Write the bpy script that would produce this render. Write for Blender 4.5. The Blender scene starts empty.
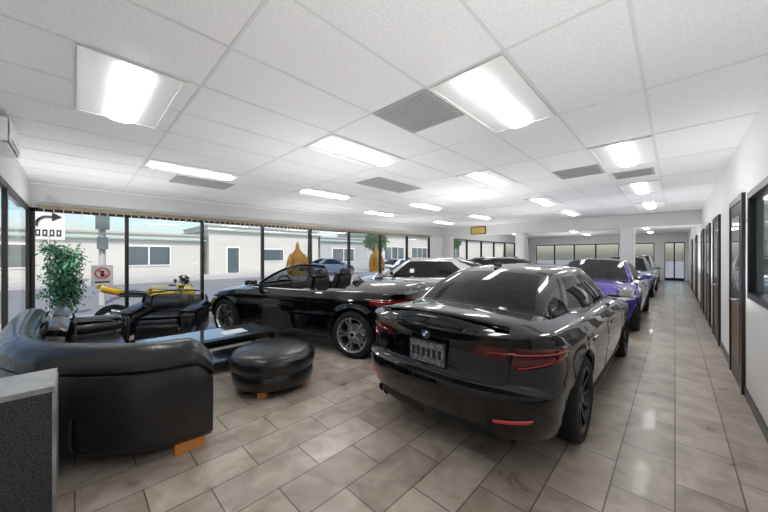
import bpy, bmesh, math, random
from mathutils import Vector, Matrix, Euler
random.seed(7)
C=bpy.context.scene.collection
pi=math.pi

# ------------------------------------------------------------ materials
def mat(name,col,rough=.5,metal=0,coat=0,emit=None,es=0,spec=.5):
    m=bpy.data.materials.new(name); m.use_nodes=True
    b=m.node_tree.nodes['Principled BSDF']
    b.inputs['Base Color'].default_value=(*col,1)
    b.inputs['Roughness'].default_value=rough
    b.inputs['Metallic'].default_value=metal
    b.inputs['Coat Weight'].default_value=coat
    b.inputs['Coat Roughness'].default_value=.02
    b.inputs['Specular IOR Level'].default_value=spec
    if emit:
        b.inputs['Emission Color'].default_value=(*emit,1)
        b.inputs['Emission Strength'].default_value=es
    return m
def nt(m): return m.node_tree.nodes,m.node_tree.links,m.node_tree.nodes['Principled BSDF']
def bump(m,scale,strength,dist=.01,detail=4,coord='Object'):
    n,l,b=nt(m)
    tc=n.new('ShaderNodeTexCoord'); no=n.new('ShaderNodeTexNoise'); bp=n.new('ShaderNodeBump')
    no.inputs['Scale'].default_value=scale; no.inputs['Detail'].default_value=detail
    bp.inputs['Strength'].default_value=strength; bp.inputs['Distance'].default_value=dist
    l.new(tc.outputs[coord],no.inputs['Vector']); l.new(no.outputs['Fac'],bp.inputs['Height']); l.new(bp.outputs['Normal'],b.inputs['Normal'])
    return no
def varcol(m,scale,c1,c2,lo=.35,hi=.65,detail=5):
    n,l,b=nt(m)
    tc=n.new('ShaderNodeTexCoord'); no=n.new('ShaderNodeTexNoise'); r=n.new('ShaderNodeValToRGB')
    no.inputs['Scale'].default_value=scale; no.inputs['Detail'].default_value=detail
    r.color_ramp.elements[0].color=(*c1,1); r.color_ramp.elements[1].color=(*c2,1)
    r.color_ramp.elements[0].position=lo; r.color_ramp.elements[1].position=hi
    l.new(tc.outputs['Object'],no.inputs['Vector']); l.new(no.outputs['Fac'],r.inputs['Fac']); l.new(r.outputs['Color'],b.inputs['Base Color'])

def floor_mat():
    m=mat('floor_tile',(.4,.36,.3),.2,coat=.08); n,l,b=nt(m)
    tc=n.new('ShaderNodeTexCoord'); mp=n.new('ShaderNodeMapping'); mp.inputs['Rotation'].default_value=(0,0,pi/2)
    br=n.new('ShaderNodeTexBrick'); br.inputs['Scale'].default_value=1
    br.inputs['Brick Width'].default_value=.61; br.inputs['Row Height'].default_value=.305
    br.inputs['Mortar Size'].default_value=.0048; br.inputs['Mortar Smooth'].default_value=.2
    br.inputs['Color1'].default_value=(.52,.46,.395,1); br.inputs['Color2'].default_value=(.37,.32,.27,1)
    br.inputs['Mortar'].default_value=(.15,.13,.11,1); br.inputs['Bias'].default_value=0
    no=n.new('ShaderNodeTexNoise'); no.inputs['Scale'].default_value=4.5; no.inputs['Detail'].default_value=8; no.inputs['Distortion'].default_value=.8
    r=n.new('ShaderNodeValToRGB'); r.color_ramp.elements[0].color=(.68,.65,.61,1); r.color_ramp.elements[1].color=(1.15,1.16,1.18,1)
    r.color_ramp.elements[0].position=.33; r.color_ramp.elements[1].position=.68
    mx=n.new('ShaderNodeMixRGB'); mx.blend_type='MULTIPLY'; mx.inputs['Fac'].default_value=.9
    l.new(tc.outputs['Object'],mp.inputs['Vector']); l.new(mp.outputs['Vector'],br.inputs['Vector']); l.new(tc.outputs['Object'],no.inputs['Vector'])
    l.new(no.outputs['Fac'],r.inputs['Fac']); l.new(br.outputs['Color'],mx.inputs['Color1']); l.new(r.outputs['Color'],mx.inputs['Color2'])
    l.new(mx.outputs['Color'],b.inputs['Base Color'])
    bp=n.new('ShaderNodeBump'); bp.invert=True; bp.inputs['Strength'].default_value=.5; bp.inputs['Distance'].default_value=.002
    l.new(br.outputs['Fac'],bp.inputs['Height']); l.new(bp.outputs['Normal'],b.inputs['Normal'])
    rr=n.new('ShaderNodeMapRange'); rr.inputs['To Min'].default_value=.22; rr.inputs['To Max'].default_value=.40
    l.new(no.outputs['Fac'],rr.inputs['Value']); l.new(rr.outputs['Result'],b.inputs['Roughness'])
    return m
def glass(name,tint,refl):
    m=bpy.data.materials.new(name); m.use_nodes=True
    n=m.node_tree.nodes; l=m.node_tree.links; n.remove(n['Principled BSDF'])
    t=n.new('ShaderNodeBsdfTransparent'); t.inputs['Color'].default_value=(*tint,1)
    g=n.new('ShaderNodeBsdfGlossy'); g.inputs['Roughness'].default_value=.01
    f=n.new('ShaderNodeLayerWeight'); f.inputs['Blend'].default_value=.35
    ml=n.new('ShaderNodeMath'); ml.operation='MULTIPLY_ADD'; ml.inputs[1].default_value=refl; ml.inputs[2].default_value=.03; ml.use_clamp=True
    mx=n.new('ShaderNodeMixShader'); l.new(f.outputs['Fresnel'],ml.inputs[0]); l.new(ml.outputs[0],mx.inputs['Fac'])
    l.new(t.outputs[0],mx.inputs[1]); l.new(g.outputs[0],mx.inputs[2]); l.new(mx.outputs[0],n['Material Output'].inputs['Surface'])
    return m

M={}
M['floor']=floor_mat()
M['ceil']=mat('ceiling_tile',(.86,.86,.87),.9); varcol(M['ceil'],60,(.82,.82,.825),(.91,.91,.915)); bump(M['ceil'],90,.3,.005)
M['grid']=mat('ceiling_tbar',(.74,.74,.74),.5)
M['wall']=mat('wall_paint',(.78,.78,.78),.6); bump(M['wall'],140,.12,.003)
M['header']=mat('header_paint',(.62,.64,.63),.6)
M['wood']=mat('rail_wood',(.30,.24,.16),.5)
M['frame']=mat('window_frame_dark',(.015,.013,.012),.35)
M['glass']=glass('window_glass',(.97,.98,.98),.12)
M['cglass']=glass('car_glass',(.05,.055,.055),.7)
M['cglassl']=glass('car_glass_light',(.7,.74,.74),.6)
M['base']=mat('baseboard_black',(.015,.015,.017),.35)
M['door']=mat('door_dark',(.03,.026,.024),.4)
M['doorw']=mat('door_wood',(.16,.10,.07),.45)
M['black']=mat('paint_black',(.003,.003,.0035),.2,0,1,spec=.05)
M['silver']=mat('paint_silver',(.62,.63,.64),.25,.6,1)
M['blue']=mat('paint_purple',(.06,.03,.34),.25,.25,1)
M['grey']=mat('paint_grey',(.16,.22,.30),.25,.4,1)
M['white']=mat('paint_white',(.8,.8,.8),.2,0,1)
M['red']=mat('paint_red',(.4,.02,.02),.2,0,1)
M['plastic']=mat('black_plastic',(.010,.010,.011),.5,spec=.3)
M['gloss']=mat('gloss_black',(.004,.004,.005),.1,0,1,spec=.05)
M['rubber']=mat('tyre_rubber',(.014,.014,.015),.75,spec=.3); bump(M['rubber'],60,.1,.002)
M['chrome']=mat('chrome',(.8,.8,.82),.12,1)
M['rimS']=mat('rim_silver',(.62,.63,.65),.25,.9)
M['rimD']=mat('rim_dark',(.05,.05,.055),.25,.8)
M['tail']=mat('tail_red',(.22,.008,.012),.08,0,1)
M['tails']=mat('tail_smoked',(.07,.006,.009),.06,0,1,spec=.1)
M['reflector']=mat('reflector_red',(.45,.012,.02),.25,0,1,(.7,.02,.02),.08)
M['lamp']=mat('headlamp_lens',(.75,.78,.8),.05,.3,1)
M['plate']=mat('plate_grey',(.28,.29,.30),.4); varcol(M['plate'],30,(.10,.10,.11),(.24,.245,.25),.45,.55)
M['bmblue']=mat('badge_blue',(.02,.12,.5),.2,0,1)
M['leather']=mat('black_leather',(.011,.011,.012),.28,0,.15,spec=.5); bump(M['leather'],7,.45,.025,6)
M['seat']=mat('seat_leather',(.02,.02,.022),.5)
M['tan']=mat('leg_wood',(.75,.30,.07),.4)
M['tblack']=mat('table_black',(.012,.012,.013),.18,0,.4)
M['ttop']=mat('table_glass_top',(.05,.055,.06),.04,0,1)
M['speck']=mat('speckled_laminate',(.05,.055,.06),.7); varcol(M['speck'],170,(.012,.014,.018),(.085,.09,.095),.42,.6,3)
M['lam']=mat('grey_laminate',(.33,.34,.34),.35); varcol(M['lam'],6,(.24,.25,.25),(.45,.46,.45))
M['yellow']=mat('bike_yellow',(.85,.62,.01),.2,0,1)
M['bikered']=mat('bike_red',(.6,.03,.02),.25,0,1)
M['leaf']=mat('leaf_green',(.03,.13,.05),.5); varcol(M['leaf'],5,(.015,.10,.055),(.09,.27,.14))
M['bark']=mat('bark',(.14,.09,.05),.8)
M['pot']=mat('pot_dark',(.05,.04,.035),.5)
M['troffer']=mat('troffer_white',(.85,.85,.85),.4)
M['emit']=mat('lamp_diffuser',(1,1,1),.5,emit=(1,.985,.96),es=16)
M['vent']=mat('vent_grey',(.44,.44,.44),.6)
M['ventd']=mat('vent_slot',(.36,.36,.36),.6)
M['signw']=mat('sign_white',(.85,.85,.85),.5)
M['signr']=mat('sign_red',(.7,.03,.03),.4)
M['ink']=mat('sign_black',(.01,.01,.01),.5)
M['orange']=mat('cloth_yellow_orange',(.72,.36,.05),.7)
M['stucco']=mat('stucco_cream',(.60,.585,.545),.9); bump(M['stucco'],20,.2,.01)
M['stucco2']=mat('stucco_grey',(.46,.47,.47),.9)
M['green']=mat('fascia_green',(.36,.50,.42),.6)
M['bwin']=mat('building_window',(.10,.13,.14),.1,0,.6)
M['asph']=mat('asphalt',(.24,.24,.25),.9); bump(M['asph'],30,.2,.01)
M['conc']=mat('concrete',(.48,.47,.45),.85)
M['tree']=mat('tree_foliage',(.06,.14,.04),.8)
M['art']=mat('wall_art_yellow',(.7,.5,.1),.6)
M['paper']=mat('magazine_paper',(.7,.72,.75),.35)

# ------------------------------------------------------------ mesh builder
class MB:
    def __init__(s): s.v=[];s.f=[];s.m=[];s.mats=[]
    def mi(s,m):
        if m not in s.mats: s.mats.append(m)
        return s.mats.index(m)
    def add(s,v,f,m,mtx=None):
        o=len(s.v); k=s.mi(m)
        s.v+= [tuple(mtx@Vector(p)) if mtx else tuple(p) for p in v]
        for q in f: s.f.append([i+o for i in q]); s.m.append(k)
    def box(s,c,d,m,rot=None):
        x,y,z=[a/2 for a in d]
        v=[(i*x,j*y,k*z) for i in(-1,1) for j in(-1,1) for k in(-1,1)]
        f=[(0,1,3,2),(4,6,7,5),(0,4,5,1),(2,3,7,6),(0,2,6,4),(1,5,7,3)]
        mt=Matrix.Translation(c)@(Euler(rot).to_matrix().to_4x4() if rot else Matrix())
        s.add(v,f,m,mt)
    def bx(s,x0,x1,y0,y1,z0,z1,m): s.box(((x0+x1)/2,(y0+y1)/2,(z0+z1)/2),(abs(x1-x0),abs(y1-y0),abs(z1-z0)),m)
    def rbox(s,c,d,m,r=.03,puff=0,rot=None,n=6,seg=3):
        h=[a/2 for a in d]; r=min(r,*[a*.99 for a in h])
        def co(hh):
            L=[r*(1-math.tan(pi/4*k/seg)) for k in range(seg)]
            L=[x for x in sorted(L)]
            a=[-hh+x for x in L]+[-hh+r+(2*hh-2*r)*k/n for k in range(n+1)]+[hh-x for x in reversed(L)]
            out=[]
            for x in a:
                if not out or x-out[-1]>1e-6: out.append(x)
            return out
        cs=[co(x) for x in h]; vv={};V=[];F=[]
        def vid(p):
            k=tuple(round(a,6) for a in p)
            if k in vv: return vv[k]
            q=[max(-(h[i]-r),min(h[i]-r,p[i])) for i in range(3)]
            dd=Vector([p[i]-q[i] for i in range(3)])
            if dd.length>1e-9: dd=dd.normalized()*r
            P=[q[i]+dd[i] for i in range(3)]; u=[P[i]/h[i] for i in range(3)]
            if puff:
                P=[P[i]+puff*u[i]*(1-u[(i+1)%3]**2)*(1-u[(i+2)%3]**2) for i in range(3)]
            vv[k]=len(V); V.append(P); return vv[k]
        for ax in range(3):
            a,b=(ax+1)%3,(ax+2)%3
            for sg in(-1,1):
                for i in range(len(cs[a])-1):
                    for j in range(len(cs[b])-1):
                        q=[]
                        for (ii,jj) in((i,j),(i+1,j),(i+1,j+1),(i,j+1)):
                            p=[0,0,0];p[ax]=sg*h[ax];p[a]=cs[a][ii];p[b]=cs[b][jj];q.append(vid(p))
                        if sg<0:q.reverse()
                        F.append(q)
        mt=Matrix.Translation(c)@(Euler(rot).to_matrix().to_4x4() if rot else Matrix())
        s.add(V,F,m,mt)
    def lathe(s,prof,m,mtx=None,n=40,cap=True):
        V=[];F=[];k=len(prof)
        for i in range(n):
            a=2*pi*i/n
            for (r,z) in prof: V.append((r*math.cos(a),r*math.sin(a),z))
        for i in range(n):
            j=(i+1)%n
            for t in range(k-1): F.append((i*k+t,j*k+t,j*k+t+1,i*k+t+1))
        if cap:
            if prof[0][0]>1e-4: F.append([i*k for i in range(n)][::-1])
            if prof[-1][0]>1e-4: F.append([i*k+k-1 for i in range(n)])
        s.add(V,F,m,mtx)
    def cyl(s,a,b,r,m,n=14,r2=None):
        a=Vector(a);b=Vector(b);d=b-a
        mt=Matrix.Translation(a)@d.to_track_quat('Z','Y').to_matrix().to_4x4()
        s.lathe([(r,0),(r if r2 is None else r2,d.length)],m,mt,n)
    def tube(s,pts,r,m,n=10,closed=False):
        pts=[Vector(p) for p in pts];N=len(pts);V=[];F=[];up=Vector((0,0,1))
        for i,p in enumerate(pts):
            if closed: t=pts[(i+1)%N]-pts[i-1]
            else: t=pts[min(i+1,N-1)]-pts[max(i-1,0)]
            t.normalize(); a=t.cross(up)
            if a.length<.05:a=t.cross(Vector((1,0,0)))
            a.normalize();b=a.cross(t)
            rr=r[i] if isinstance(r,(list,tuple)) else r
            for k in range(n):
                an=2*pi*k/n; V.append(p+a*math.cos(an)*rr+b*math.sin(an)*rr)
        for i in range(N if closed else N-1):
            j=(i+1)%N
            for k in range(n):
                l=(k+1)%n; F.append((i*n+k,i*n+l,j*n+l,j*n+k))
        if not closed: F.append(list(range(n))[::-1]); F.append([(N-1)*n+k for k in range(n)])
        s.add(V,F,m)
    def grid(s,rows,m,close=False,mf=None):
        nr=len(rows);nc=len(rows[0]);V=[p for r in rows for p in r];o=len(s.v)
        s.v+=[tuple(p) for p in V]
        for i in range(nr-1):
            for j in range(nc if close else nc-1):
                k=(j+1)%nc
                mm=mf(i,j) if mf else m
                if mm is None: continue
                s.f.append([o+i*nc+j,o+i*nc+k,o+(i+1)*nc+k,o+(i+1)*nc+j]); s.m.append(s.mi(mm))
    def obj(s,name,parent=None,loc=None,rot=None,smooth=40,fix=True):
        me=bpy.data.meshes.new(name); me.from_pydata(s.v,[],s.f)
        for m in s.mats: me.materials.append(m)
        me.polygons.foreach_set('material_index',s.m); me.update()
        if fix:
            bm=bmesh.new();bm.from_mesh(me);bmesh.ops.remove_doubles(bm,verts=bm.verts,dist=1e-5)
            bmesh.ops.recalc_face_normals(bm,faces=bm.faces);bm.to_mesh(me);bm.free()
        if smooth:
            me.polygons.foreach_set('use_smooth',[True]*len(me.polygons))
            try: me.set_sharp_from_angle(angle=math.radians(smooth))
            except Exception: pass
        o=bpy.data.objects.new(name,me); C.objects.link(o)
        if parent:o.parent=parent
        if loc:o.location=loc
        if rot:o.rotation_euler=rot
        return o
def empty(name,loc=(0,0,0),rz=0):
    e=bpy.data.objects.new(name,None);C.objects.link(e);e.location=loc;e.rotation_euler=(0,0,rz);e.empty_display_size=.2
    return e
def ob(name,fn,**k):
    b=MB();fn(b);return b.obj(name,**k)

# ------------------------------------------------------------ room
XL,XR,YB,YF,H=-8.1,.541,-.54,24.5,2.8
ob('floor',lambda b:b.bx(XL-.15,XR+.15,YB-.15,YF+.15,-.12,0,M['floor']),smooth=0)
ob('ceiling',lambda b:b.bx(XL-.15,XR+.15,YB-.15,YF+.15,H,H+.15,M['ceil']),smooth=0)
def grid(b):
    x=-.17
    while x>XL: b.bx(x-.010,x+.010,YB,YF,H-.004,H,M['grid']); x-=.61
    y=-.54+1.22*0
    while y<YF:
        if y>YB+.01: b.bx(XL,XR,y-.010,y+.010,H-.0035,H,M['grid'])
        y+=1.22
ob('ceiling_tile_grid',grid,smooth=0)
def rwall(b):
    w=M['wall'];x0,x1=XR,XR+.15
    wy0,wy1,wz0,wz1=3.0,4.72,1.07,2.12
    b.bx(x0,x1,YB-.15,wy0,0,H,w); b.bx(x0,x1,wy1,YF+.15,0,H,w)
    b.bx(x0,x1,wy0,wy1,0,wz0,w); b.bx(x0,x1,wy0,wy1,wz1,H,w)
ob('wall_right',rwall,smooth=0)
def wr(b):
    f=M['frame'];x0,x1=XR-.02,XR+.06;y0,y1,z0,z1=3.0,4.72,1.07,2.12;t=.06
    b.bx(x0,x1,y0,y0+t,z0,z1,f);b.bx(x0,x1,y1-t,y1,z0,z1,f);b.bx(x0,x1,y0+t,y1-t,z0,z0+t,f);b.bx(x0,x1,y0+t,y1-t,z1-t,z1,f)
    b.bx(XR+.03,XR+.04,y0+t,y1-t,z0+t,z1-t,M['bwin'])
ob('window_1',wr,smooth=0)
for i,(y0,y1) in enumerate([(5.05,5.95),(7.45,8.4),(9.3,10.2),(11.2,12.1),(14.5,15.4),(18,18.9)]):
    def d(b):
        b.bx(XR-.03,XR,y0-.07,y0,0,2.17,M['frame']);b.bx(XR-.03,XR,y1,y1+.07,0,2.17,M['frame']);b.bx(XR-.03,XR,y0,y1,2.1,2.17,M['frame'])
        b.bx(XR-.018,XR,y0,y1,.0,2.1,M['door'])
        b.bx(XR-.024,XR-.018,y0+.15,y1-.15,.25,.95,M['doorw']);b.bx(XR-.024,XR-.018,y0+.15,y1-.15,1.1,1.95,M['bwin'])
        b.cyl((XR-.08,y0+.1,1.0),(XR-.015,y0+.1,1.0),.014,M['chrome']);b.cyl((XR-.075,y0+.09,1.0),(XR-.075,y0+.22,1.0),.011,M['chrome'])
    ob('door_%d'%(i+1),d)
def bb(b):
    ys=[YB,4.98,6.02,7.38,8.47,9.23,10.27,11.13,12.17,14.43,15.47,17.93,18.97,YF]
    for i in range(0,len(ys),2): b.bx(XR-.012,XR,ys[i],ys[i+1],0,.1,M['base'])
ob('baseboard_right',bb,smooth=0)
mull=[-.54,.75,2.13,3.6,5.1,6.65,8.2,9.8,11.4]
mull2=[13.2,14.9,16.6,18.3,20,21.7,23.4]
ZS,ZH=.12,2.34
def lwall(b):
    x0,x1=XL-.15,XL
    b.bx(x0,x1,YB-.15,YF+.15,ZH,H,M['header'])
    b.bx(x0,x1,YB-.15,YF+.15,0,ZS,M['wall'])
    b.bx(x0,x1,11.4,13.2,ZS,ZH,M['wall']);b.bx(x0,x1,23.4,YF+.15,ZS,ZH,M['wall'])
ob('wall_left',lwall,smooth=0)
def winleft(name,ys):
    def w(b):
        f=M['frame']
        for i,y in enumerate(ys):
            t=.03 if i else .05
            b.bx(XL-.11,XL-.01,y-t,y+t,ZS,ZH,f)
        b.bx(XL-.11,XL-.01,ys[0],ys[-1],ZS,ZS+.07,f);b.bx(XL-.11,XL-.01,ys[0],ys[-1],ZH-.06,ZH,f)
        b.bx(XL-.065,XL-.06,ys[0],ys[-1],ZS+.05,ZH-.05,M['glass'])
    ob(name,w,smooth=0)
winleft('window_2',mull);winleft('window_3',mull2)
ob('blind_headrail',lambda b:(b.bx(XL,XL+.07,YB+.1,11.4,ZH-.02,ZH+.05,M['wood']),[b.bx(XL+.02,XL+.05,y,y+.012,ZH-.06,ZH-.02,M['signw']) for y in [YB+.15+k*.12 for k in range(98)]]),smooth=0)
ob('trim_1',lambda b:b.bx(XL,XL+.02,YB,11.4,H-.05,H-.006,M['wall']),smooth=0)
def bwall(b):
    y0,y1=YB-.15,YB
    b.bx(XL,XR,y0,y1,ZH,H,M['header']);b.bx(XL,XR,y0,y1,0,.12,M['wall']);b.bx(-3.2,XR,y0,y1,.12,ZH,M['wall'])
ob('wall_back',bwall,smooth=0)
def wb_(b):
    f=M['frame']
    for x in (-8.05,-5.6,-3.25): b.bx(x-.035,x+.035,YB-.05,YB-.005,.12,ZH,f)
    b.bx(-8.05,-3.25,YB-.05,YB-.005,.12,.2,f);b.bx(-8.05,-3.25,YB-.05,YB-.005,ZH-.07,ZH,f)
    b.bx(-8.05,-3.25,YB-.03,YB-.025,.17,ZH-.05,M['glass'])
ob('window_4',wb_,smooth=0)
def fwall(b):
    y0,y1=YF,YF+.15;w=M['wall']
    b.bx(XL,XR,y0,y1,2.25,H,w)
    b.bx(-.9,-.45,y0,y1,0,2.25,w);b.bx(.4,XR,y0,y1,0,2.25,w);b.bx(-2.6,-2.2,y0,y1,0,2.25,w)
    b.bx(XL,-2.6,y0,y1,0,.7,w);b.bx(-2.2,-.9,y0,y1,0,.7,w)
    b.bx(XL,-7.6,y0,y1,.7,2.25,w)
ob('wall_far',fwall,smooth=0)
def wf(b):
    f=M['frame']
    for x in(-7.6,-6.35,-5.1,-3.85,-2.6,-2.2,-.9): b.bx(x-.04,x+.04,YF+.02,YF+.1,.7,2.25,f)
    b.bx(-7.6,-.9,YF+.02,YF+.1,.7,.76,f);b.bx(-7.6,-.9,YF+.02,YF+.1,2.19,2.25,f);b.bx(-7.6,-.9,YF+.05,YF+.055,.7,2.2,M['glass'])
ob('window_5',wf,smooth=0)
def df(b):
    f=M['frame']
    for x in(-.45,-.03,.4): b.bx(x-.03,x+.03,YF+.02,YF+.1,0,2.25,f)
    b.bx(-.45,.4,YF+.02,YF+.1,0,.15,f);b.bx(-.45,.4,YF+.02,YF+.1,2.19,2.25,f);b.bx(-.45,.4,YF+.05,YF+.055,.1,2.2,M['glass'])
ob('door_7',df,smooth=0)
ob('ceiling_beam',lambda b:b.bx(XL,XR,12.45,12.85,2.38,H,M['wall']),smooth=0)
for cx in(-7.9,-4.48,-1.12):
    ob('column',lambda b:b.rbox((cx,12.65,1.19),(.36,.36,2.38),M['wall'],.01,n=1),smooth=30)
ob('wall_picture',lambda b:(b.bx(-6.6,-5.9,12.42,12.45,2.42,2.75,M['frame']),b.bx(-6.56,-5.94,12.41,12.42,2.45,2.72,M['art'])),smooth=0)

def light(x,y,lx,ly):
    def f(b):
        t=M['troffer'];q=.010
        b.bx(-lx/2,lx/2,-ly/2,-ly/2+.025,-q,0,t);b.bx(-lx/2,lx/2,ly/2-.025,ly/2,-q,0,t)
        b.bx(-lx/2,-lx/2+.025,-ly/2+.025,ly/2-.025,-q,0,t);b.bx(lx/2-.025,lx/2,-ly/2+.025,ly/2-.025,-q,0,t)
        b.bx(-lx/2+.025,lx/2-.025,-ly/2+.025,ly/2-.025,-.005,0,t)
        L,W=(ly-.12,.20) if ly>lx else (lx-.12,.20)
        rows=[]
        for k in range(9):
            a=pi*k/8; u=-math.cos(a)*W/2; z2=-.005-math.sin(a)*.035
            rows.append([(u,-L/2,z2),(u,L/2,z2)] if ly>lx else [(-L/2,u,z2),(L/2,u,z2)])
        b.grid(rows,M['emit'])
        for e in (0,1): b.add([r[e] for r in rows],[list(range(9))],M['emit'])
    ob('ceiling_light',f,loc=(x,y,H-.005))
G=.61
for (x,y,o) in [(-3.22,.3,0),(-1.085,2.51,1),(-2.915,2.51,1),(-5.355,1.29,1),(-5.355,3.73,1),(-.475,4.95,1),(-2.305,4.95,1),(-4.745,6.5,1),
                (-.475,7.6,1),(-2.305,7.9,1),(-.475,10.4,1),(-2.305,10.6,1),(-4.745,9.6,1),(-6.6,6.6,1),(-6.6,10.2,1),
                (-1,15.2,1),(-4,15.2,1),(-7,15.2,1),(-1,19,1),(-4,19,1),(-7,19,1),(-1,22.5,1),(-4,22.5,1)]:
    light(x,y,*((G-.03,2*G-.03) if o else (2*G-.03,G-.03)))
def vent(x,y,lx=.6,ly=.6):
    def f(b):
        b.bx(-lx/2,lx/2,-ly/2,ly/2,-.006,0,M['vent'])
        for k in range(14): yy=-ly/2+.04+k*(ly-.08)/13; b.bx(-lx/2+.03,lx/2-.03,yy-.006,yy+.006,-.010,-.005,M['ventd'])
    ob('air_vent',f,loc=(x,y,H-.005),smooth=0)
for p in[(-1.695,2.2,.6,.6),(-3.82,4.1,.6,1.2),(-1.085,5.5,.6,.6),(-6.1,1.6,.6,.9),(-.475,6.2,.5,.5)]: vent(*p)
ob('wall_air_conditioner',lambda b:(b.rbox((0,0,0),(.7,.13,.24),M['signw'],.03),b.bx(-.28,.28,.06,.067,-.09,-.06,M['ventd'])),loc=(-4.65,YB+.07,2.63))

# ------------------------------------------------------------ cars
def interp(tb,x):
    if x<=tb[0][0]:return tb[0][1]
    for (a,b),(c,d) in zip(tb,tb[1:]):
        if x<=c:
            t=(x-a)/(c-a); t=t*t*(3-2*t)*.5+t*.5
            return b+(d-b)*t
    return tb[-1][1]
def wheel_mesh(r,w,rim,style,name,parent,loc,side):
    b=MB(); ry=Matrix.Rotation(-pi/2*side,4,'X')
    h=w/2;ri=r*.72
    b.lathe([(ri,-h),(r*.9,-h),(r*.97,-h*.9),(r,-h*.6),(r,h*.6),(r*.975,h*.88),(r*.93,h*.99),(r*.82,h*1.03),(r*.75,h*.97),(ri,h*.86),(ri,-h)],M['rubber'],ry,48,False)
    b.lathe([(ri*1.02,h*.80),(ri*1.03,h*.98),(ri*.99,h*.99),(ri*.95,h*.86),(ri*.93,h*.4),(ri*.9,-h*.8)],rim,ry,48,False)
    b.lathe([(0,-h*.3),(ri*.62,-h*.3),(ri*.64,-h*.15),(ri*.62,0),(0,0)],M['rimS'],ry,32,False)
    b.lathe([(0,-h*.45),(ri*.93,-h*.45)],M['plastic'],ry,32,False)
    b.lathe([(ri*.2,h*.3),(ri*.2,h*.72),(ri*.14,h*.78),(0,h*.78)],rim,ry,24,False)
    b.lathe([(ri*.1,h*.78),(ri*.1,h*.82),(0,h*.82)],M['gloss'],ry,16,False)
    ns=5 if style==5 else 10
    for k in range(ns):
        for da in ((-.16,.16) if style==5 else (0,)):
            a=2*pi*k/ns
            def pt(rad,wd,z):
                a2=a+da*(.55+.6*rad/ri); t=wd
                return [(rad*math.cos(a2)-t*math.sin(a2),rad*math.sin(a2)+t*math.cos(a2),z),(rad*math.cos(a2)+t*math.sin(a2),rad*math.sin(a2)-t*math.cos(a2),z)]
            w1,w2=(.018,.014) if style==5 else (.015,.012)
            A=pt(ri*.15,w1,h*.70)+pt(ri*.15,w1*1.2,h*.35);B=pt(ri*.6,w2,h*.78)+pt(ri*.6,w2*1.2,h*.4);D=pt(ri*.97,w2*1.3,h*.88)+pt(ri*.97,w2*1.5,h*.5)
            V=A+B+D;F=[]
            for o in(0,4): F+=[(o,o+1,o+5,o+4),(o+2,o+6,o+7,o+3),(o,o+4,o+6,o+2),(o+1,o+3,o+7,o+5)]
            b.add(V,F,rim,ry)
    return b.obj(name,parent,loc,fix=False)

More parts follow.
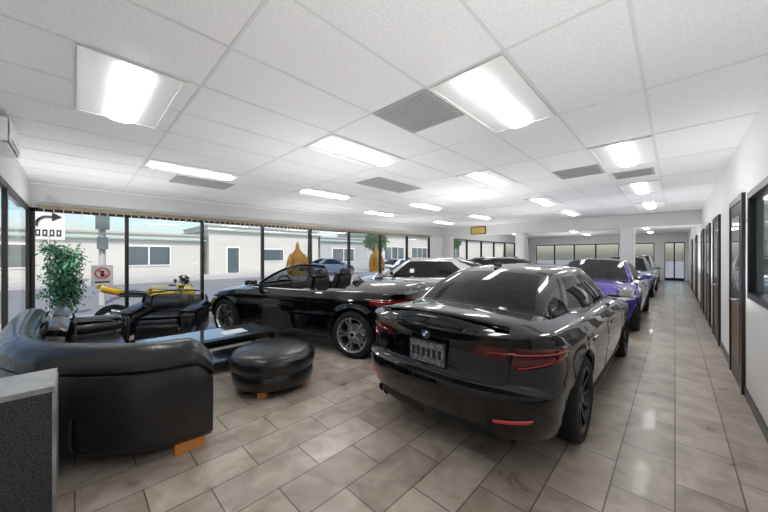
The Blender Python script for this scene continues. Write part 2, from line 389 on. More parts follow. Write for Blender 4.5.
def build_car(name,loc,yaw,paint,wb=2.81,fo=.78,ro=1.0,W=1.81,conv=False,rim=None,style=10,tail='tails',hgt=1.43,glassm='cglass',rr=.34,lift=0):
    root=empty(name,loc,yaw); rim=rim or M['rimD']
    xF=wb/2+fo;xR=-wb/2-ro;xm=(xF+xR)/2;HL=(xF-xR)/2
    top=[(xR,.965),(xR+.3,.97),(-1.2,.965),(-.3,.935),(.6,.91),(1.1,.885),(1.6,.83),(xF-.25,.745),(xF,.66)]
    lower=[(.20,.17,.17,.10),(.25,.08,.09,.05),(.33,.03,.05,.03),(.42,.0,.02,.02),(.50,.0,.005,.012),(.55,.01,.0,.004),(.585,.02,.012,.0),(.60,.03,.06,.0)]
    upper=[(.06,.035,.078,0),(.16,.045,.085,0),(.28,.06,.09,.004),(.40,.07,.095,.008),(.52,.08,.10,.010),(.60,.09,.10,.008),(.655,.1,.098,-.006),(.70,.105,.09,-.004),(.78,.12,.075,.016),(.87,.15,.05,.032),(.94,.18,.03,.046),(.975,.21,.035,.066),(1.0,.26,.075,.10)]
    lev=[('l',)+t for t in lower]+[('u',)+t for t in upper]
    NF,NS,NR=24,100,22; Ra=rr+.04
    def ztop(x): return interp(top,x)+lift
    def wside(x,dw): 
        q=abs((x-xm)/HL)
        return W/2-dw-(.055 if x>xm else .085)*q**4
    def outline(dF,dR,dw):
        cF,cR=.62,.52;n=2.4;nr=2.7;L=[]
        a=xF-dF;r=xR+dR
        Wf=wside(a-cF,dw);Wr=wside(r+cR,dw)
        for i in range(NF):
            p=pi/2*i/NF; L.append((a-cF+cF*math.cos(p)**(2/n),Wf*math.sin(p)**(2/n)))
        for i in range(NS+1):
            x=a-cF+(r+cR-a+cF)*i/NS; L.append((x,wside(x,dw)))
        for i in range(NR-1,-1,-1):
            p=pi/2*i/NR; L.append((r+cR-cR*math.cos(p)**(2/nr),Wr*math.sin(p)**(2/nr)))
        return L
    axles=(wb/2,-wb/2)
    Hh=[]
    for k,(t,s,dF,dR,dw) in enumerate(lev):
        row=[]
        for (x,y) in outline(dF,dR,dw):
            z=(s+lift*.6) if t=='l' else .60+(ztop(x)-.60)*s
            if y>.5:
                for ax in axles:
                    dx=abs(x-ax)
                    if dx<Ra:
                        za=rr+math.sqrt(Ra*Ra-dx*dx)
                        z=max(z,za+k*.003)
                        y+=.016*max(0,1-abs(z-za)/.12)*(1-(dx/Ra)**4)
            row.append((x,y,z))
        Hh.append(row)
    N=len(Hh[0])
    b=MB()
    for sg in(1,-1): b.grid([[(x,y*sg,z) for x,y,z in r] for r in Hh],paint)
    def crown(x): 
        return interp([(xR,.085),(xR+.25,.10),(-1.3,.11),(0,.07),(.9,.085),(1.5,.095),(xF-.3,.06),(xF,.02)],x)
    T=Hh[-1];MM=20
    cf,cr=(.98,-1.62) if not conv else (.92,-1.15)
    ycab=.70
    rows=[]
    def dz(x,y,yi): 
        s=abs(y)/max(yi,1e-4); return crown(x)*(1-min(1,s)**2.2)
    for (x,y,z) in T:
        row=[]
        k=min(1,y/.55);k=k*k*(3-2*k)
        ys=[y*(1-2*j/MM) for j in range(MM+1)]
        for yy in ys: row.append((x,yy,z+dz(x,yy,y)*k))
        rows.append(row)
    def mf(i,j):
        x=(rows[i][j][0]+rows[i+1][j][0])/2;y=(rows[i][j][1]+rows[i][j+1][1])/2
        return None if (cr<x<cf and abs(y)<ycab) else paint
    b.grid(rows,paint,mf=mf)
    b.obj('body',root,smooth=50)
    wt=W/2-.10
    def deckz(x,y): return ztop(x)+crown(x)*(1-min(1,abs(y)/wt)**2.2)
    u=MB(); zl=lift*.6
    u.bx(xR+.3,xF-.3,-.6,.6,.17+zl,.45,M['plastic'])
    for ax in axles:
        for sg in(1,-1):
            n=24;ro_=[];
            for k in range(n+1):
                a=pi*k/n
                x=ax+Ra*math.cos(a);z=rr+Ra*math.sin(a)
                ro_.append([(x,sg*(W/2-.045),z),(x,sg*.5,z)])
            u.grid(ro_,M['plastic'])
            u.bx(ax-Ra,ax+Ra,sg*.5-.01,sg*.5+.01,.2,rr+Ra*.9,M['plastic'])
    u.obj('underbody',root,smooth=0)
    for ax in axles:
        for sg in(1,-1):
            wheel_mesh(rr,.235,rim,style,'wheel',root,(ax,sg*(W/2-.128),rr),sg)
    def surf(f,z,off=0.0,sg=1):
        def P(f,z):
            f=max(0,min(N-1.001,f));i=int(f);t=f-i
            col=[tuple(Hh[k][i][c]*(1-t)+Hh[k][i+1][c]*t for c in range(3)) for k in range(len(Hh))]
            if z<=col[0][2]: return Vector(col[0])
            for a,c in zip(col,col[1:]):
                if z<=c[2]:
                    q=(z-a[2])/max(1e-6,c[2]-a[2]);return Vector(a).lerp(Vector(c),q)
            return Vector(col[-1])
        p=P(f,z)
        du=P(f+.6,z)-P(f-.6,z);dv=P(f,z+.02)-P(f,z-.02)
        nn=du.cross(dv)
        if nn.length<1e-9:nn=Vector((p.x-xm,p.y,0))
        nn.normalize()
        if nn.dot(Vector(((p.x-xm)*.3,p.y,0)))<0:nn=-nn
        p=p+nn*off; return Vector((p.x,p.y*sg,p.z))
    mid=Hh[10]
    def fx(x):
        for i in range(NF,NF+NS):
            if mid[i][0]>=x>=mid[i+1][0]: return i+(mid[i][0]-x)/(mid[i][0]-mid[i+1][0])
        return NF if x>0 else NF+NS
    def fyr(y):
        for i in range(N-2,NF+NS-2,-1):
            if mid[i+1][1]<=y<=mid[i][1]: return i+(mid[i][1]-y)/max(1e-6,mid[i][1]-mid[i+1][1])
        return NF+NS
    def fyf(y):
        for i in range(0,NF+1):
            if mid[i][1]<=y<=mid[i+1][1]: return i+(y-mid[i][1])/max(1e-6,mid[i+1][1]-mid[i][1])
        return NF
    det=MB()
    def patch(c,m,off=.006,nu=14,nv=5,sides=(1,-1)):
        for sg in sides:
            rows=[]
            for j in range(nv+1):
                v=j/nv;row=[]
                for i in range(nu+1):
                    q=i/nu
                    f=(c[0][0]*(1-q)+c[1][0]*q)*(1-v)+(c[3][0]*(1-q)+c[2][0]*q)*v
                    z=(c[0][1]*(1-q)+c[1][1]*q)*(1-v)+(c[3][1]*(1-q)+c[2][1]*q)*v
                    e=off if (0<i<nu and 0<j<nv) else -.004
                    row.append(surf(f,z,e,sg))
                rows.append(row)
            det.grid(rows,m)
    def seam(pts,w=.004,sides=(1,-1),m='ink'):
        for sg in sides:
            P=[]
            for (a,b_) in zip(pts,pts[1:]):
                for k in range(10):
                    t=k/10;P.append(surf(a[0]+(b_[0]-a[0])*t,a[1]+(b_[1]-a[1])*t,.0,sg))
            P.append(surf(pts[-1][0],pts[-1][1],0,sg))
            det.tube(P,w*.6,M[m],5)
    # L-shaped tail lights: tall outer block wrapping the corner + thinner inner block on the boot lid
    fs=fx(xR+.46)
    patch([(fs,.79),(fyr(.60),.70),(fyr(.63),.89),(fx(xR+.54),.885)],M[tail])
    patch([(fyr(.59),.765),(fyr(.36),.79),(fyr(.40),.87),(fyr(.62),.885)],M[tail])
    patch([(fs+1.5,.80),(fyr(.64),.725),(fyr(.645),.745),(fs+1.5,.815)],M['reflector'],.010,16,2)
    patch([(fs+1.5,.84),(fyr(.43),.815),(fyr(.43),.835),(fs+1.5,.858)],M['reflector'],.010,20,2)
    cN=N-1.01
    patch([(fyr(.60),.215),(cN,.215),(cN,.34),(fyr(.52),.34)],M['plastic'],.012)
    patch([(fyr(.76),.40),(fyr(.54),.375),(fyr(.54),.402),(fyr(.78),.43)],M['reflector'],.008)
    patch([(fyr(.28),.64),(cN,.64),(cN,.82),(fyr(.30),.82)],M['gloss'],.002)
    seam([(fyr(.615),.89),(fyr(.60),.74),(fyr(.59),.64),(fyr(.55),.615),(cN,.612)],.005)
    seam([(fx(xR+.45),.66),(fx(-wb/2-Ra-.02),.64)])
    p=surf(cN,.735,.012); det.rbox((p.x-.004,0,.735),(.016,.33,.17),M['plate'],.008); det.rbox((p.x+.004,0,.735),(.014,.36,.20),M['gloss'],.008)
    for k in range(6): det.rbox((p.x-.013,.125-.05*k,.735),(.004,.03,.07),M['ink'],.002,n=1)
    p=surf(cN,.885,.006)
    det.cyl((p.x+.02,0,.885),(p.x-.008,0,.885),.041,M['chrome'],24);det.cyl((p.x+.02,0,.885),(p.x-.011,0,.885),.033,M['ink'],24)
    for (yy,zz,mm) in((.011,.011,'bmblue'),(-.011,-.011,'bmblue'),(-.011,.011,'signw'),(.011,-.011,'signw')):
        det.box((p.x-.012,yy,.885+zz),(.003,.02,.02),M[mm])
    for yy in ((.55,.47) if not conv else (.55,.47,-.55,-.47)):
        p=surf(fyr(abs(yy)),.27); det.lathe([(.026,-.12),(.036,-.12),(.038,.03),(.034,.032),(.030,-.02),(0,-.05)],M['chrome'],Matrix.Translation((p.x+.02,yy,.275))@Matrix.Rotation(-pi/2,4,'Y'),20,False)
    if not conv:
        P=[]
        for k in range(17):
            y=-.60+1.20*k/16; P.append((xR+.12+.09*(abs(y)/.60)**2.5,y,deckz(xR+.12,y)-.012))
        det.tube(P,.014,paint,8)
    patch([(fx(xF-.62),.66),(fyf(.42),.61),(fyf(.44),.68),(fx(xF-.75),.735)],M['lamp'])
    patch([(fyf(.34),.60),(fyf(.04),.58),(fyf(.04),.665),(fyf(.32),.665)],M['plastic'],.004)
    patch([(fyf(.35),.585),(fyf(.02),.57),(fyf(.02),.583),(fyf(.35),.598)],M['chrome'],.012,8,3)
    patch([(fyf(.62),.27),(fyf(.0),.27),(fyf(.0),.40),(fyf(.56),.42)],M['plastic'],.004)
    patch([(fyf(.82),.30),(fyf(.66),.28),(fyf(.66),.40),(fyf(.80),.44)],M['plastic'],.004)
    zb=ztop(0)-.02
    dl=[.86,-.30,-1.28] if not conv else [.80,-.62]
    for x in dl: seam([(fx(x-.02),.30),(fx(x),.60),(fx(x+.0),zb)],.005)
    seam([(fx(dl[0]-.02),.30),(fx(dl[-1]),.30)],.005)
    patch([(fx(wb/2-Ra-.03),.215+zl),(fx(-wb/2+Ra+.03),.215+zl),(fx(-wb/2+Ra+.05),.275+zl),(fx(wb/2-Ra-.05),.275+zl)],M['plastic'],.010,30)
    for x in ([-.12,-1.08] if not conv else [-.42]):
        for sg in(1,-1):
            p=surf(fx(x),.78+lift*.6,.02,sg); det.rbox(tuple(p),(.22,.022,.028),paint,.01)
    for sg in(1,-1):
        z0=ztop(.62)+.07
        det.rbox((.60,sg*(W/2+.06),z0+.045),(.13,.20,.125),paint,.05); det.rbox((.58,sg*(W/2-.06),z0-.005),(.09,.14,.04),M['gloss'],.015)
        det.rbox((.538,sg*(W/2+.065),z0+.045),(.01,.16,.09),M['chrome'],.004)
    det.obj('trim_details',root)
    g=MB(); zr=hgt-.06
    nW,nSd,nB=14,48,14;V=12
    bF,bFc=(1.14,.80);tF,tFc=(.34,.20)
    bR,bRc=(-1.88,-1.68);tR,tRc=(-1.14,-1.00)
    def lerp(a,c,t):return a+(c-a)*t
    yA,yB2=.73,.65;tA,tB=.55,.49
    loopb=[];loopt=[];tag=[]
    for i in range(nW+1):
        q=i/nW; y=yA*q; x=bF-(bF-bFc)*q**2.2; loopb.append((x,y)); loopt.append((tF-(tF-tFc)*q**2.2,tA*q,zr+.045*(1-q**2)+.0)); tag.append('w')
    for i in range(1,nSd+1):
        q=i/nSd; x=lerp(bFc,bRc,q); y=lerp(yA,yB2,q)+.07*math.sin(pi*min(1,max(0,q)))**.7
        loopb.append((x,y)); loopt.append((lerp(tFc,tRc,q),lerp(tA,tB,q)+.035*math.sin(pi*q)**.7,zr+.012*math.sin(pi*q)-.015*q*q));tag.append(('s',q))
    for i in range(1,nB+1):
        q=1-i/nB; loopb.append((bR-(bR-bRc)*q**2.2,yB2*q)); loopt.append((tR-(tR-tRc)*q**2.2,tB*q,zr-.015+.035*(1-q**2)));tag.append('r')
    def gp(i,v,sg):
        bx_,by_=loopb[i];tx,ty,tz=loopt[i]
        z0=deckz(bx_,by_)-.012
        if isinstance(tag[i],tuple): z0=min(z0,ztop(bx_)+.045)
        bul=math.sin(pi*v)
        nx,ny=(bx_*.0,.028) if isinstance(tag[i],tuple) else ((.03 if tag[i]=='w' else -.035),0)
        return (lerp(bx_,tx,v)+nx*bul,(lerp(by_,ty,v)+ny*bul)*sg,lerp(z0,tz,v)+(.02*bul if not isinstance(tag[i],tuple) else 0))
    nL=len(loopb)
    glm=M[glassm]
    if not conv:
        def gm(sg):
            def mf(j,i):
                v=(j+.5)/V;a=tag[i+1]
                if a=='w':
                    q=(i+.5)/nW
                    if q>.93: return paint
                    return M['gloss'] if v<.06 or v>.96 else glm
                if a=='r':
                    q=1-(i+.5-nW-nSd)/nB
                    if q>.90: return paint
                    return M['gloss'] if v<.09 or v>.95 else glm
                q=a[1]-.5/nSd
                if v>.92: return paint
                if v<.06: return M['gloss']
                if q<.05: return paint
                if q>.86+.04*(1-v): return paint
                if .47<q<.53 or q<.09 or v>.86 or v<.10 : return M['gloss']
                if .80<q<.83: return M['gloss']
                return glm
            return mf
        for sg in(1,-1): g.grid([[gp(i,j/V,sg) for i in range(nL)] for j in range(V+1)],glm,mf=gm(sg))
        for sg in(1,-1):
            rows=[]
            for k in range(9):
                s=k/8
                row=[]
                for i in range(nL):
                    tx,ty,tz=loopt[i]; s2=s
                    row.append((lerp(tx,max(-.75,min(0,tx)),s2),ty*sg*(1-s2),lerp(tz,hgt,1-(1-s2)**2.2)))
                rows.append(row)
            g.grid(rows,paint)
        g.rbox((-1.0,0,hgt+.0),(.16,.04,.045),paint,.02)
    else:
        for sg in(1,-1):
            rows=[[(lambda p:(p[0],p[1],p[2] if j==0 else p[2]-(.04*j/V)))(gp(i,j/V,sg)) for i in range(nW+1)] for j in range(V+1)]
            g.grid(rows,M['cglassl'])
            g.tube([rows[j][nW] for j in range(V+1)],.022,paint,8)
            g.tube([rows[V][i] for i in range(nW+1)],.022,M['gloss'],8)
            g.tube([rows[0][i] for i in range(nW+1)],.02,M['gloss'],8)
            g.tube([(.80-.04*k,sg*(.80),ztop(.8)+.03) for k in range(48)],.014,M['chrome'],6)
        g.rbox((.28,0,hgt-.14),(.03,.24,.07),M['gloss'],.02)
    g.obj('cabin_glass',root,smooth=55)
    t=MB();S=M['seat'];zt=.40
    t.bx(cr+.02,cf-.02,-ycab,ycab,zt-.02,zt,S)
    for sg in(1,-1): t.bx(cr,cf,sg*ycab-.01,sg*ycab+.01,zt,ztop(-.2)+(.0 if conv else -.03),S)
    t.bx(cf-.03,cf,-ycab,ycab,zt,ztop(1)+.03,S);t.bx(cr,cr+.03,-ycab,ycab,zt,ztop(-1.5)+.04,S)
    t.rbox((cf-.20,0,ztop(.8)-.03),(.42,1.36,.16),S,.06)
    t.tube([(.42+.07*math.sin(a)*.5,.36+.18*math.cos(a),ztop(.4)+.02+.18*math.sin(a)) for a in[2*pi*k/24 for k in range(24)]],.015,M['plastic'],8,True)
    t.rbox((.45,.36,ztop(.4)+.02),(.05,.34,.06),M['plastic'],.02)
    hb=.10 if conv else .15
    for y in(.36,-.36):
        t.rbox((-.02,y,.56),(.52,.50,.2),S,.07,.02)
        t.rbox((-.34,y,.84+hb*.2),(.15,.48,.60),S,.07,.02,rot=(0,-.22,0))
        t.rbox((-.44,y,1.14+hb*.3),(.10,.26,.17),S,.05,.01)
    xr=-.95
    t.rbox((xr,0,.55),(.45,1.25,.2),S,.07)
    t.rbox((xr-.16,0,.80),(.16,1.25,.42),S,.07,rot=(0,-.3,0))
    for y in(.36,-.36):
        t.rbox((xr-.24,y,1.04),(.09,.24,.13),S,.04)
        if conv: t.tube([(xr-.2+0*k,y+.16*math.cos(a),1.0+.16*math.sin(a)) for k,a in enumerate([pi*j/12 for j in range(13)])],.014,M['chrome'],8)
    t.obj('interior',root)
    return root

build_car('sedan',(-1.41,2.86+1.405,0),pi/2,M['black'],hgt=1.39)
build_car('convertible',(-4.95,3.21,0),math.atan2(-.302,-.953),M['black'],wb=2.78,fo=.85,ro=.88,conv=True,rim=M['rimS'],style=5,hgt=1.36,tail='tail')
build_car('sedan',(-5.0,6.75,0),math.atan2(-.302,-.953),M['silver'],rim=M['rimS'],style=5,tail='tail',hgt=1.43)
build_car('sedan',(-1.40,9.2,0),-pi/2,M['blue'],rim=M['rimD'],style=5,hgt=1.41)
build_car('sedan',(-1.42,15.6,0),-pi/2,M['grey'],rim=M['rimS'],style=5,hgt=1.45)
build_car('sedan',(-1.5,20.9,0),-pi/2,M['white'],rim=M['rimS'],style=5,hgt=1.5)
build_car('sedan',(-4.9,10.3,0),math.atan2(-.302,-.953),M['black'],rim=M['rimS'],style=5,hgt=1.43)

# ------------------------------------------------------------ sofa
def catmull(P,n=8):
    out=[];P=[Vector(p) for p in P];Q=[P[0]*2-P[1]]+P+[P[-1]*2-P[-2]]
    for i in range(1,len(Q)-2):
        for k in range(n):
            t=k/n;a,b,c,d=Q[i-1:i+3]
            out.append(.5*((2*b)+(-a+c)*t+(2*a-5*b+4*c-d)*t*t+(-a+3*b-3*c+d)*t**3))
    out.append(P[-1]);return out
def sofa(b):
    L=M['leather']
    path=catmull([(-2.62,.76),(-2.64,.55),(-2.72,.3),(-2.97,.0),(-3.3,-.26),(-3.75,-.42),(-4.3,-.47),(-5.0,-.48),(-5.75,-.48)],8)
    prof=[(.05,.07),(.0,.12),(-.012,.3),(-.015,.5),(-.012,.64),(-.0,.66),(-.025,.69),(-.02,.76),(.03,.825),(.11,.85),(.19,.835),(.25,.77),(.28,.66),(.31,.5),(.33,.3),(.33,.07)]
    N=len(path);rows=[]
    for i,p in enumerate(path):
        t=(path[min(i+1,N-1)]-path[max(i-1,0)]).normalized(); n=Vector((t.y,-t.x))
        s0=(path[i]-path[0]).length; s1=(path[i]-path[-1]).length
        e=1-.16*max(0,1-s0/.16)**2; e2=1-.1*max(0,1-s1/.12)**2
        rows.append([(p.x+n.x*dd,p.y+n.y*dd,z*(e*e2 if z>.3 else 1)) for dd,z in prof])
    b.grid(rows,L)
    b.add(rows[0],[list(range(len(prof)))],L);b.add(rows[-1],[list(range(len(prof)))],L)
    b.rbox((-3.22,.36,.27),(.62,.76,.36),L,.09,.03)
    b.rbox((-3.55,-.02,.265),(.75,.62,.35),L,.09,.03,rot=(0,0,.5))
    for x in(-4.15,-4.95): b.rbox((x,.08,.27),(.80,.78,.36),L,.09,.035)
    for x in(-4.12,-4.93): b.rbox((x,-.15,.64),(.80,.22,.46),L,.10,.05,rot=(-.22,0,0))
    b.rbox((-3.45,-.03,.58),(.6,.18,.38),L,.08,.03,rot=(-.18,0,.72+pi))
    b.rbox((-3.0,.42,.57),(.18,.62,.36),L,.08,.03,rot=(0,.2,0))
    b.rbox((-5.55,-.02,.34),(.34,.95,.52),L,.13,.03);b.rbox((-5.55,-.0,.56),(.38,.98,.2),L,.09,.03)
    for dd,zz in((-.006,.655),):
        b.tube([(path[i].x+rn.x*dd,path[i].y+rn.y*dd,zz) for i in range(2,N-1) for rn in [Vector(((path[min(i+1,N-1)]-path[i-1]).normalized().y,-(path[min(i+1,N-1)]-path[i-1]).normalized().x))]],.006,L,6)
    for (x,y,r) in((-2.72,.62,0),(-3.42,.66,0),(-5.6,.40,0),(-5.6,-.38,0),(-4.5,.40,0)):
        b.box((x,y,.04),(.10,.20,.08),M['tan'],rot=(0,0,r))
ob('sectional_sofa',sofa)
def armchair(b):
    L=M['leather']
    b.rbox((0,0,.26),(.86,.66,.32),L,.08,.02)
    b.rbox((.06,0,.42),(.70,.60,.16),L,.07,.04)
    b.rbox((-.36,0,.52),(.26,.98,.60),L,.12,.05,rot=(0,-.16,0))
    b.rbox((-.27,0,.66),(.2,.60,.34),L,.09,.05,rot=(0,-.2,0))
    for s in(1,-1):
        b.rbox((.0,s*.42,.32),(.92,.24,.46),L,.10,.03); b.rbox((.02,s*.44,.54),(.94,.28,.18),L,.085,.03,rot=(0,.06,0))
    for x in(.34,-.34):
        for y in(.36,-.36): b.box((x,y,.05),(.1,.1,.1),M['tan'])
ob('armchair',armchair,loc=(-6.3,1.12,0),rot=(0,0,-.5))
def ott(b):
    b.lathe([(0,.07),(.40,.07),(.435,.10),(.445,.16),(.44,.215),(.425,.235),(.445,.25),(.465,.29),(.465,.35),(.44,.405),(.38,.435),(.25,.45),(0,.455)],M['leather'],None,56,False)
    b.tube([(.432*math.cos(a),.432*math.sin(a),.236) for a in[2*pi*k/56 for k in range(56)]],.008,M['leather'],6,True)
    for k in range(4):
        a=pi/4+k*pi/2;b.box((.33*math.cos(a),.33*math.sin(a),.035),(.09,.09,.07),M['tan'],rot=(0,0,a))
ob('ottoman',ott,loc=(-3.36,1.62,0))
def table(b):
    t=M['tblack']
    b.rbox((0,0,.43),(.72,1.5,.045),t,.012,n=2);b.bx(-.28,.28,-.66,.66,.45,.457,M['ttop'])
    for x in(-.30,.30):
        for y in(-.69,.69): b.rbox((x,y,.205),(.06,.06,.41),t,.008,n=1)
    b.rbox((0,0,.375),(.62,1.36,.06),t,.008,n=2)
    b.rbox((0,0,.12),(.62,1.36,.025),t,.008,n=2)
    b.bx(-.02,.2,.1,.4,.457,.463,M['paper'])
ob('coffee_table',table,loc=(-4.40,1.25,0))
def cab(b):
    b.bx(-2.94,-2.56,-.53,-.09,.0,.72,M['speck']);b.bx(-2.95,-2.55,-.535,-.08,.72,.75,M['lam'])
    b.bx(-2.945,-2.555,-.09,-.075,0,.72,M['lam'])
ob('reception_cabinet',cab,smooth=0)

def moto(b):
    Y=M['yellow'];K=M['plastic']
    for x,w in((.68,.12),(-.68,.17)):
        R=Matrix.Translation((x,0,.31))@Matrix.Rotation(pi/2,4,'X')
        b.lathe([(.21,-w/2),(.27,-w/2),(.31,-w*.2),(.31,w*.2),(.27,w/2),(.21,w/2),(.21,-w/2)],M['rubber'],R,36,False)
        b.lathe([(.19,-.03),(.21,-.05),(.215,.05),(.19,.03)],M['rimD'],R,36,False)
        b.lathe([(.04,-.05),(.04,.05)],M['rimS'],R,16)
        for k in range(5): 
            a=2*pi*k/5; b.cyl((x+.03*math.cos(a),0,.31+.03*math.sin(a)),(x+.2*math.cos(a),0,.31+.2*math.sin(a)),.015,M['rimD'],8)
        b.lathe([(.08,.055),(.15,.055),(.15,.062),(.08,.062)],M['rimS'],R,24,False)
    for s in(.09,-.09): b.cyl((.68,s,.31),(.42,s,.86),.026,M['chrome'])
    b.cyl((.43,-.34,.90),(.43,.34,.90),.014,K)
    for s in(1,-1): b.cyl((.40,s*.25,.9),(.36,s*.38,.9),.02,K); b.rbox((.48,s*.36,1.0),(.04,.13,.08),K,.02);b.cyl((.46,s*.3,.92),(.48,s*.34,1.0),.008,K)
    b.rbox((.12,0,.78),(.52,.32,.26),Y,.12,.03,rot=(0,.12,0))
    b.rbox((-.38,0,.80),(.5,.24,.10),K,.05,.02,rot=(0,.12,0))
    b.rbox((-.72,0,.92),(.42,.20,.14),Y,.06,.02,rot=(0,.35,0))
    b.rbox((.58,0,.78),(.36,.34,.34),Y,.14,.03,rot=(0,.5,0))
    b.rbox((.30,0,.50),(.62,.36,.40),Y,.12,.02,rot=(0,-.25,0))
    b.rbox((.2,0,.42),(.4,.38,.12),M['bikered'],.05,rot=(0,-.35,0))
    b.rbox((-.72,0,.86),(.30,.21,.04),M['bikered'],.02,rot=(0,.35,0))
    b.rbox((.02,0,.40),(.42,.30,.34),K,.06)
    b.rbox((.56,0,1.03),(.22,.24,.16),M['cglass'],.08,.02,rot=(0,.8,0))
    b.rbox((.70,0,.64),(.34,.12,.03),Y,.014,rot=(0,.1,0))
    for s in(.1,-.1): b.cyl((-.68,s,.31),(-.1,s,.42),.025,M['rimD'])
    b.cyl((-.1,-.16,.34),(-.75,-.18,.52),.05,M['chrome'],16); b.cyl((-.1,.12,.3),(-.16,.3,.02),.012,K)
mo=ob('motorcycle',moto,loc=(-7.5,1.12,0),rot=(0,0,pi/2+.08));mo.scale=(.92,.92,.94)

def ficus(b):
    b.lathe([(0,0),(.15,0),(.20,.30),(.215,.31),(.215,.34),(.19,.34),(.18,.30),(0,.29)],M['pot'],None,28,False)
    b.lathe([(0,.30),(.18,.30)],M['bark'],None,20,False)
    br=[]
    for k in range(3):
        b.tube([(.03*math.cos(k*2.1+z*4),.03*math.sin(k*2.1+z*4),.28+z) for z in[0,.2,.4,.6,.8,1.1]],.012,M['bark'],6)
    for k in range(52):
        a=random.uniform(0,2*pi);z0=random.uniform(.5,1.5);l=random.uniform(.1,.30)
        e=Vector((l*math.cos(a)*1.6,l*math.sin(a)*.85,z0+random.uniform(.05,.40)))
        b.tube([(0,0,z0),e*.5+Vector((0,0,z0*.5+.06)),e],[.008,.006,.003],M['bark'],5);br.append((Vector((0,0,z0)),e))
    for k in range(3000):
        s,e=random.choice(br);t=random.uniform(.3,1.1);c=s.lerp(e,t)+Vector([random.gauss(0,.06) for _ in range(3)])
        c.y=max(-.28,c.y)
        l=random.uniform(.055,.09);w=l*.4
        R=Euler((random.uniform(-.9,.9),random.uniform(-.2,1.2),random.uniform(0,6.28))).to_matrix()
        V=[c+R@Vector(p) for p in((0,0,0),(l*.5,w*.5,.006),(l,0,-.01),(l*.5,-w*.5,.006))]
        b.add(V,[(0,1,2,3)],M['leaf'])
ob('potted_ficus_tree',ficus,loc=(-7.45,-.14,0),fix=False)

# ------------------------------------------------------------ exterior
ob('ground_street',lambda b:b.bx(-90,60,-60,110,-.30,-.20,M['asph']),smooth=0)
ob('sidewalk',lambda b:b.bx(-10.9,XL-.16,-20,40,-.2,-.06,M['conc']),smooth=0)
ob('sidewalk',lambda b:b.bx(-27,-23,-40,60,-.2,-.06,M['conc']),smooth=0)
def bld(b,x,y0,y1,h,win,s='stucco'):
    b.bx(x-8,x,y0,y1,-.2,h,M[s]);b.bx(x-8,x+.25,y0-.2,y1+.2,h-.40,h-.28,M['green']);b.bx(x-8,x+.12,y0-.1,y1+.1,h-.02,h+.12,M['conc'])
    for (a,c,z0,z1) in win:
        b.bx(x,x+.06,a-.1,c+.1,z0-.1,z1+.1,M['signw']);b.bx(x+.06,x+.09,a,c,z0,z1,M['bwin'])
        k=int((c-a)/1.2)
        for j in range(1,k): b.bx(x+.09,x+.11,a+(c-a)*j/k-.04,a+(c-a)*j/k+.04,z0,z1,M['signw'])
ob('commercial_building',lambda b:bld(b,-27.5,-12,7.2,3.0,[(-6,-2,.8,2.1),(2.5,5,.8,2.1)]),smooth=0)
ob('commercial_building',lambda b:bld(b,-27.2,7.6,18,3.9,[(9,9.9,.0,2.1),(12,14,1.0,2.0)]),smooth=0)
ob('commercial_building',lambda b:bld(b,-27.4,18.4,27,3.4,[(20,23,.8,2.2)],'stucco2'),smooth=0)
ob('commercial_building',lambda b:bld(b,-29,28,70,4.6,[(30,34,.8,2.6),(36,41,.8,2.6),(45,50,.8,2.6)]),smooth=0)
def tree(b,h,r):
    b.tube([(0,0,-.2),(.05,0,h*.4),(0,.1,h*.75)],[.14,.1,.06],M['bark'],8)
    for k in range(900):
        a=Vector([random.gauss(0,1) for _ in range(3)]).normalized()*random.uniform(.6,1)
        c=Vector((a.x*r,a.y*r,h*.8+a.z*r*.8));l=.2
        R=Euler([random.uniform(0,6) for _ in range(3)]).to_matrix()
        b.add([c+R@Vector(p) for p in((0,0,0),(l,l*.4,0),(2*l,0,0),(l,-l*.4,0))],[(0,1,2,3)],M['tree'])
ob('street_tree',lambda b:tree(b,6.2,1.2),loc=(-12.2,7.6,0),fix=False)
ob('street_tree',lambda b:tree(b,3.6,1.2),loc=(-22,21.5,0),fix=False)
ob('street_tree',lambda b:tree(b,4.0,1.3),loc=(-22,36,0),fix=False)
for (x,y,m) in((-20.5,26,'red'),(-14.5,17,'white'),(-21.0,15.2,'grey')):
    build_car('sedan',(x,y,-.2),pi/2,M[m],rim=M['rimS'],style=5)
def flag(b):
    b.cyl((0,0,-.06),(0,0,1.95),.02,M['chrome']);b.lathe([(.22,-.06),(.22,.0),(.04,.02)],M['plastic'],None,20)
    rows=[]
    R=[.03,.06,.07,.13,.24,.27,.25,.24,.26,.29,.32,.34]
    for k in range(12):
        z=1.90-k*.10;r=R[k]
        rows.append([(r*.6*math.cos(a)*(1+.14*math.sin(a*7+k*.15)),r*math.sin(a)*(1+.14*math.sin(a*7)),z) for a in[2*pi*j/56 for j in range(56)]])
    b.grid(rows,M['orange'],close=True)
    for s in(1,-1): b.tube([(0,s*.22,1.50),(.04,s*.33,1.25),(.06,s*.36,.98)],[.07,.075,.095],M['orange'],12)
ob('costume_on_stand',flag,loc=(-9.0,5.15,0));ob('costume_on_stand',flag,loc=(-9.0,8.8,0))
def nosign(b):
    b.bx(-.01,.01,-.16,.16,-.2,.2,M['signw'])
    b.tube([(.014,.1*math.cos(a),.04+.1*math.sin(a)) for a in[2*pi*k/32 for k in range(32)]],.012,M['signr'],6,True)
    b.cyl((.014,-.07,.11),(.014,.07,-.03),.011,M['signr']);b.bx(.008,.014,-.025,.025,-.03,.09,M['ink']);b.bx(.008,.014,-.11,.11,-.15,-.12,M['ink'])
ob('no_parking_sign',nosign,loc=(XL-.045,.38,1.10))
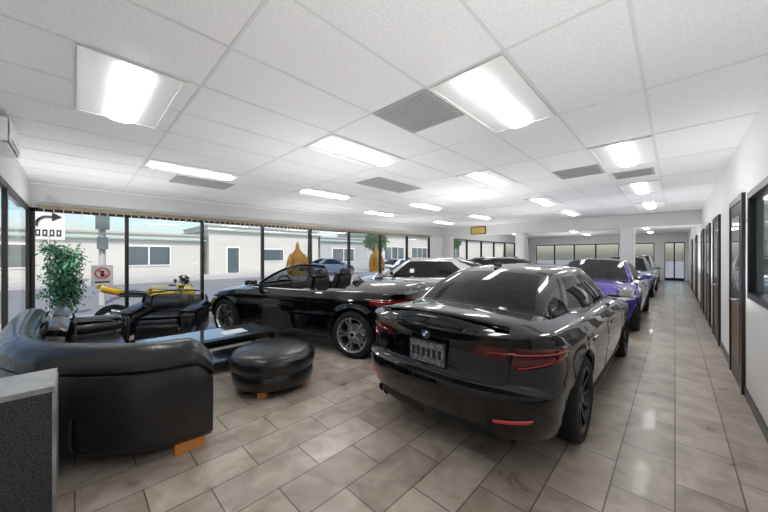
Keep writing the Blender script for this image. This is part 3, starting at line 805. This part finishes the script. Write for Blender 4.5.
def arrow(b):
    b.bx(-.02,.02,-.27,.27,-.38,.38,M['signw'])
    P=catmull([(-.2,-.06),(-.18,.08),(-.08,.17),(.06,.18)],6)
    b.tube([(.03,p[0],p[1]) for p in P],.025,M['ink'],8);b.add([(.03,.05,.29),(.03,.05,.07),(.03,.22,.18)],[(0,1,2)],M['ink'])
    for k in range(4): b.bx(.02,.03,-.22+k*.115,-.14+k*.115,-.30,-.14,M['ink']);b.bx(.029,.034,-.195+k*.115,-.165+k*.115,-.26,-.18,M['signw'])
    b.cyl((-.04,0,-.37),(-.04,0,-2.46),.03,M['chrome'])
ob('street_arrow_sign',arrow,loc=(-11.0,-.44,2.26))
def pole(b):
    b.cyl((0,0,-.2),(0,0,7),.09,M['conc'],12);b.box((.1,0,2.6),(.3,.35,.5),M['bwin']);b.box((.1,0,1.9),(.24,.28,.4),M['bwin'])
ob('utility_pole',pole,loc=(-14,.65,0))

# ------------------------------------------------------------ lighting
w=bpy.data.worlds.new('World');bpy.context.scene.world=w;w.use_nodes=True
n=w.node_tree.nodes;l=w.node_tree.links
sky=n.new('ShaderNodeTexSky');sky.sky_type='NISHITA';sky.sun_disc=False;sky.sun_elevation=math.radians(48);sky.sun_rotation=math.radians(110);sky.air_density=1;sky.dust_density=2
l.new(sky.outputs[0],n['Background'].inputs['Color']);n['Background'].inputs['Strength'].default_value=.21
sd=bpy.data.lights.new('sun','SUN');sd.energy=3.0;sd.angle=math.radians(2);sd.color=(1,.96,.9)
so=bpy.data.objects.new('sun',sd);C.objects.link(so);so.rotation_euler=(math.radians(38),0,math.radians(75));so.location=(5,0,20)
for i,(x,y,z,e) in enumerate([(-.15,1.2,.8,60),(-3.4,2.6,.8,90),(-6.6,.3,1.0,80),(-6.9,4.6,.8,90),(-.1,5.2,.8,60),(-3.2,5.9,1.2,80),(-.1,9.3,.8,60),(-7.2,8.6,.8,80),(-3.0,9.2,.8,80),(-5.5,12,.8,80),(-.1,13.5,.8,70),(-3.4,15.5,.8,90),(-6.6,17,.8,90),(-.1,18.5,.8,70),(-4.5,21,.8,90)]):
    s=bpy.data.lights.new('ceiling_fill_spot','SPOT');s.energy=e*1.3;s.spot_size=math.radians(170);s.spot_blend=1;s.shadow_soft_size=.03;s.color=(1,.99,.98)  # added fill: upward spots with no real fixture, only to brighten the ceiling
    o=bpy.data.objects.new('ceiling_fill_spot',s);C.objects.link(o);o.location=(x,y,z);o.rotation_euler=(pi,0,0)
bpy.context.scene.view_settings.view_transform='Standard'

cd=bpy.data.cameras.new('camera');cd.sensor_width=36;cd.lens=300/768*36;cd.clip_start=.02;cd.clip_end=500
cd.shift_y=-1/768
co=bpy.data.objects.new('camera',cd);C.objects.link(co);co.location=(0,0,1.5);co.rotation_euler=(pi/2,0,math.radians(44.13))
bpy.context.scene.camera=co
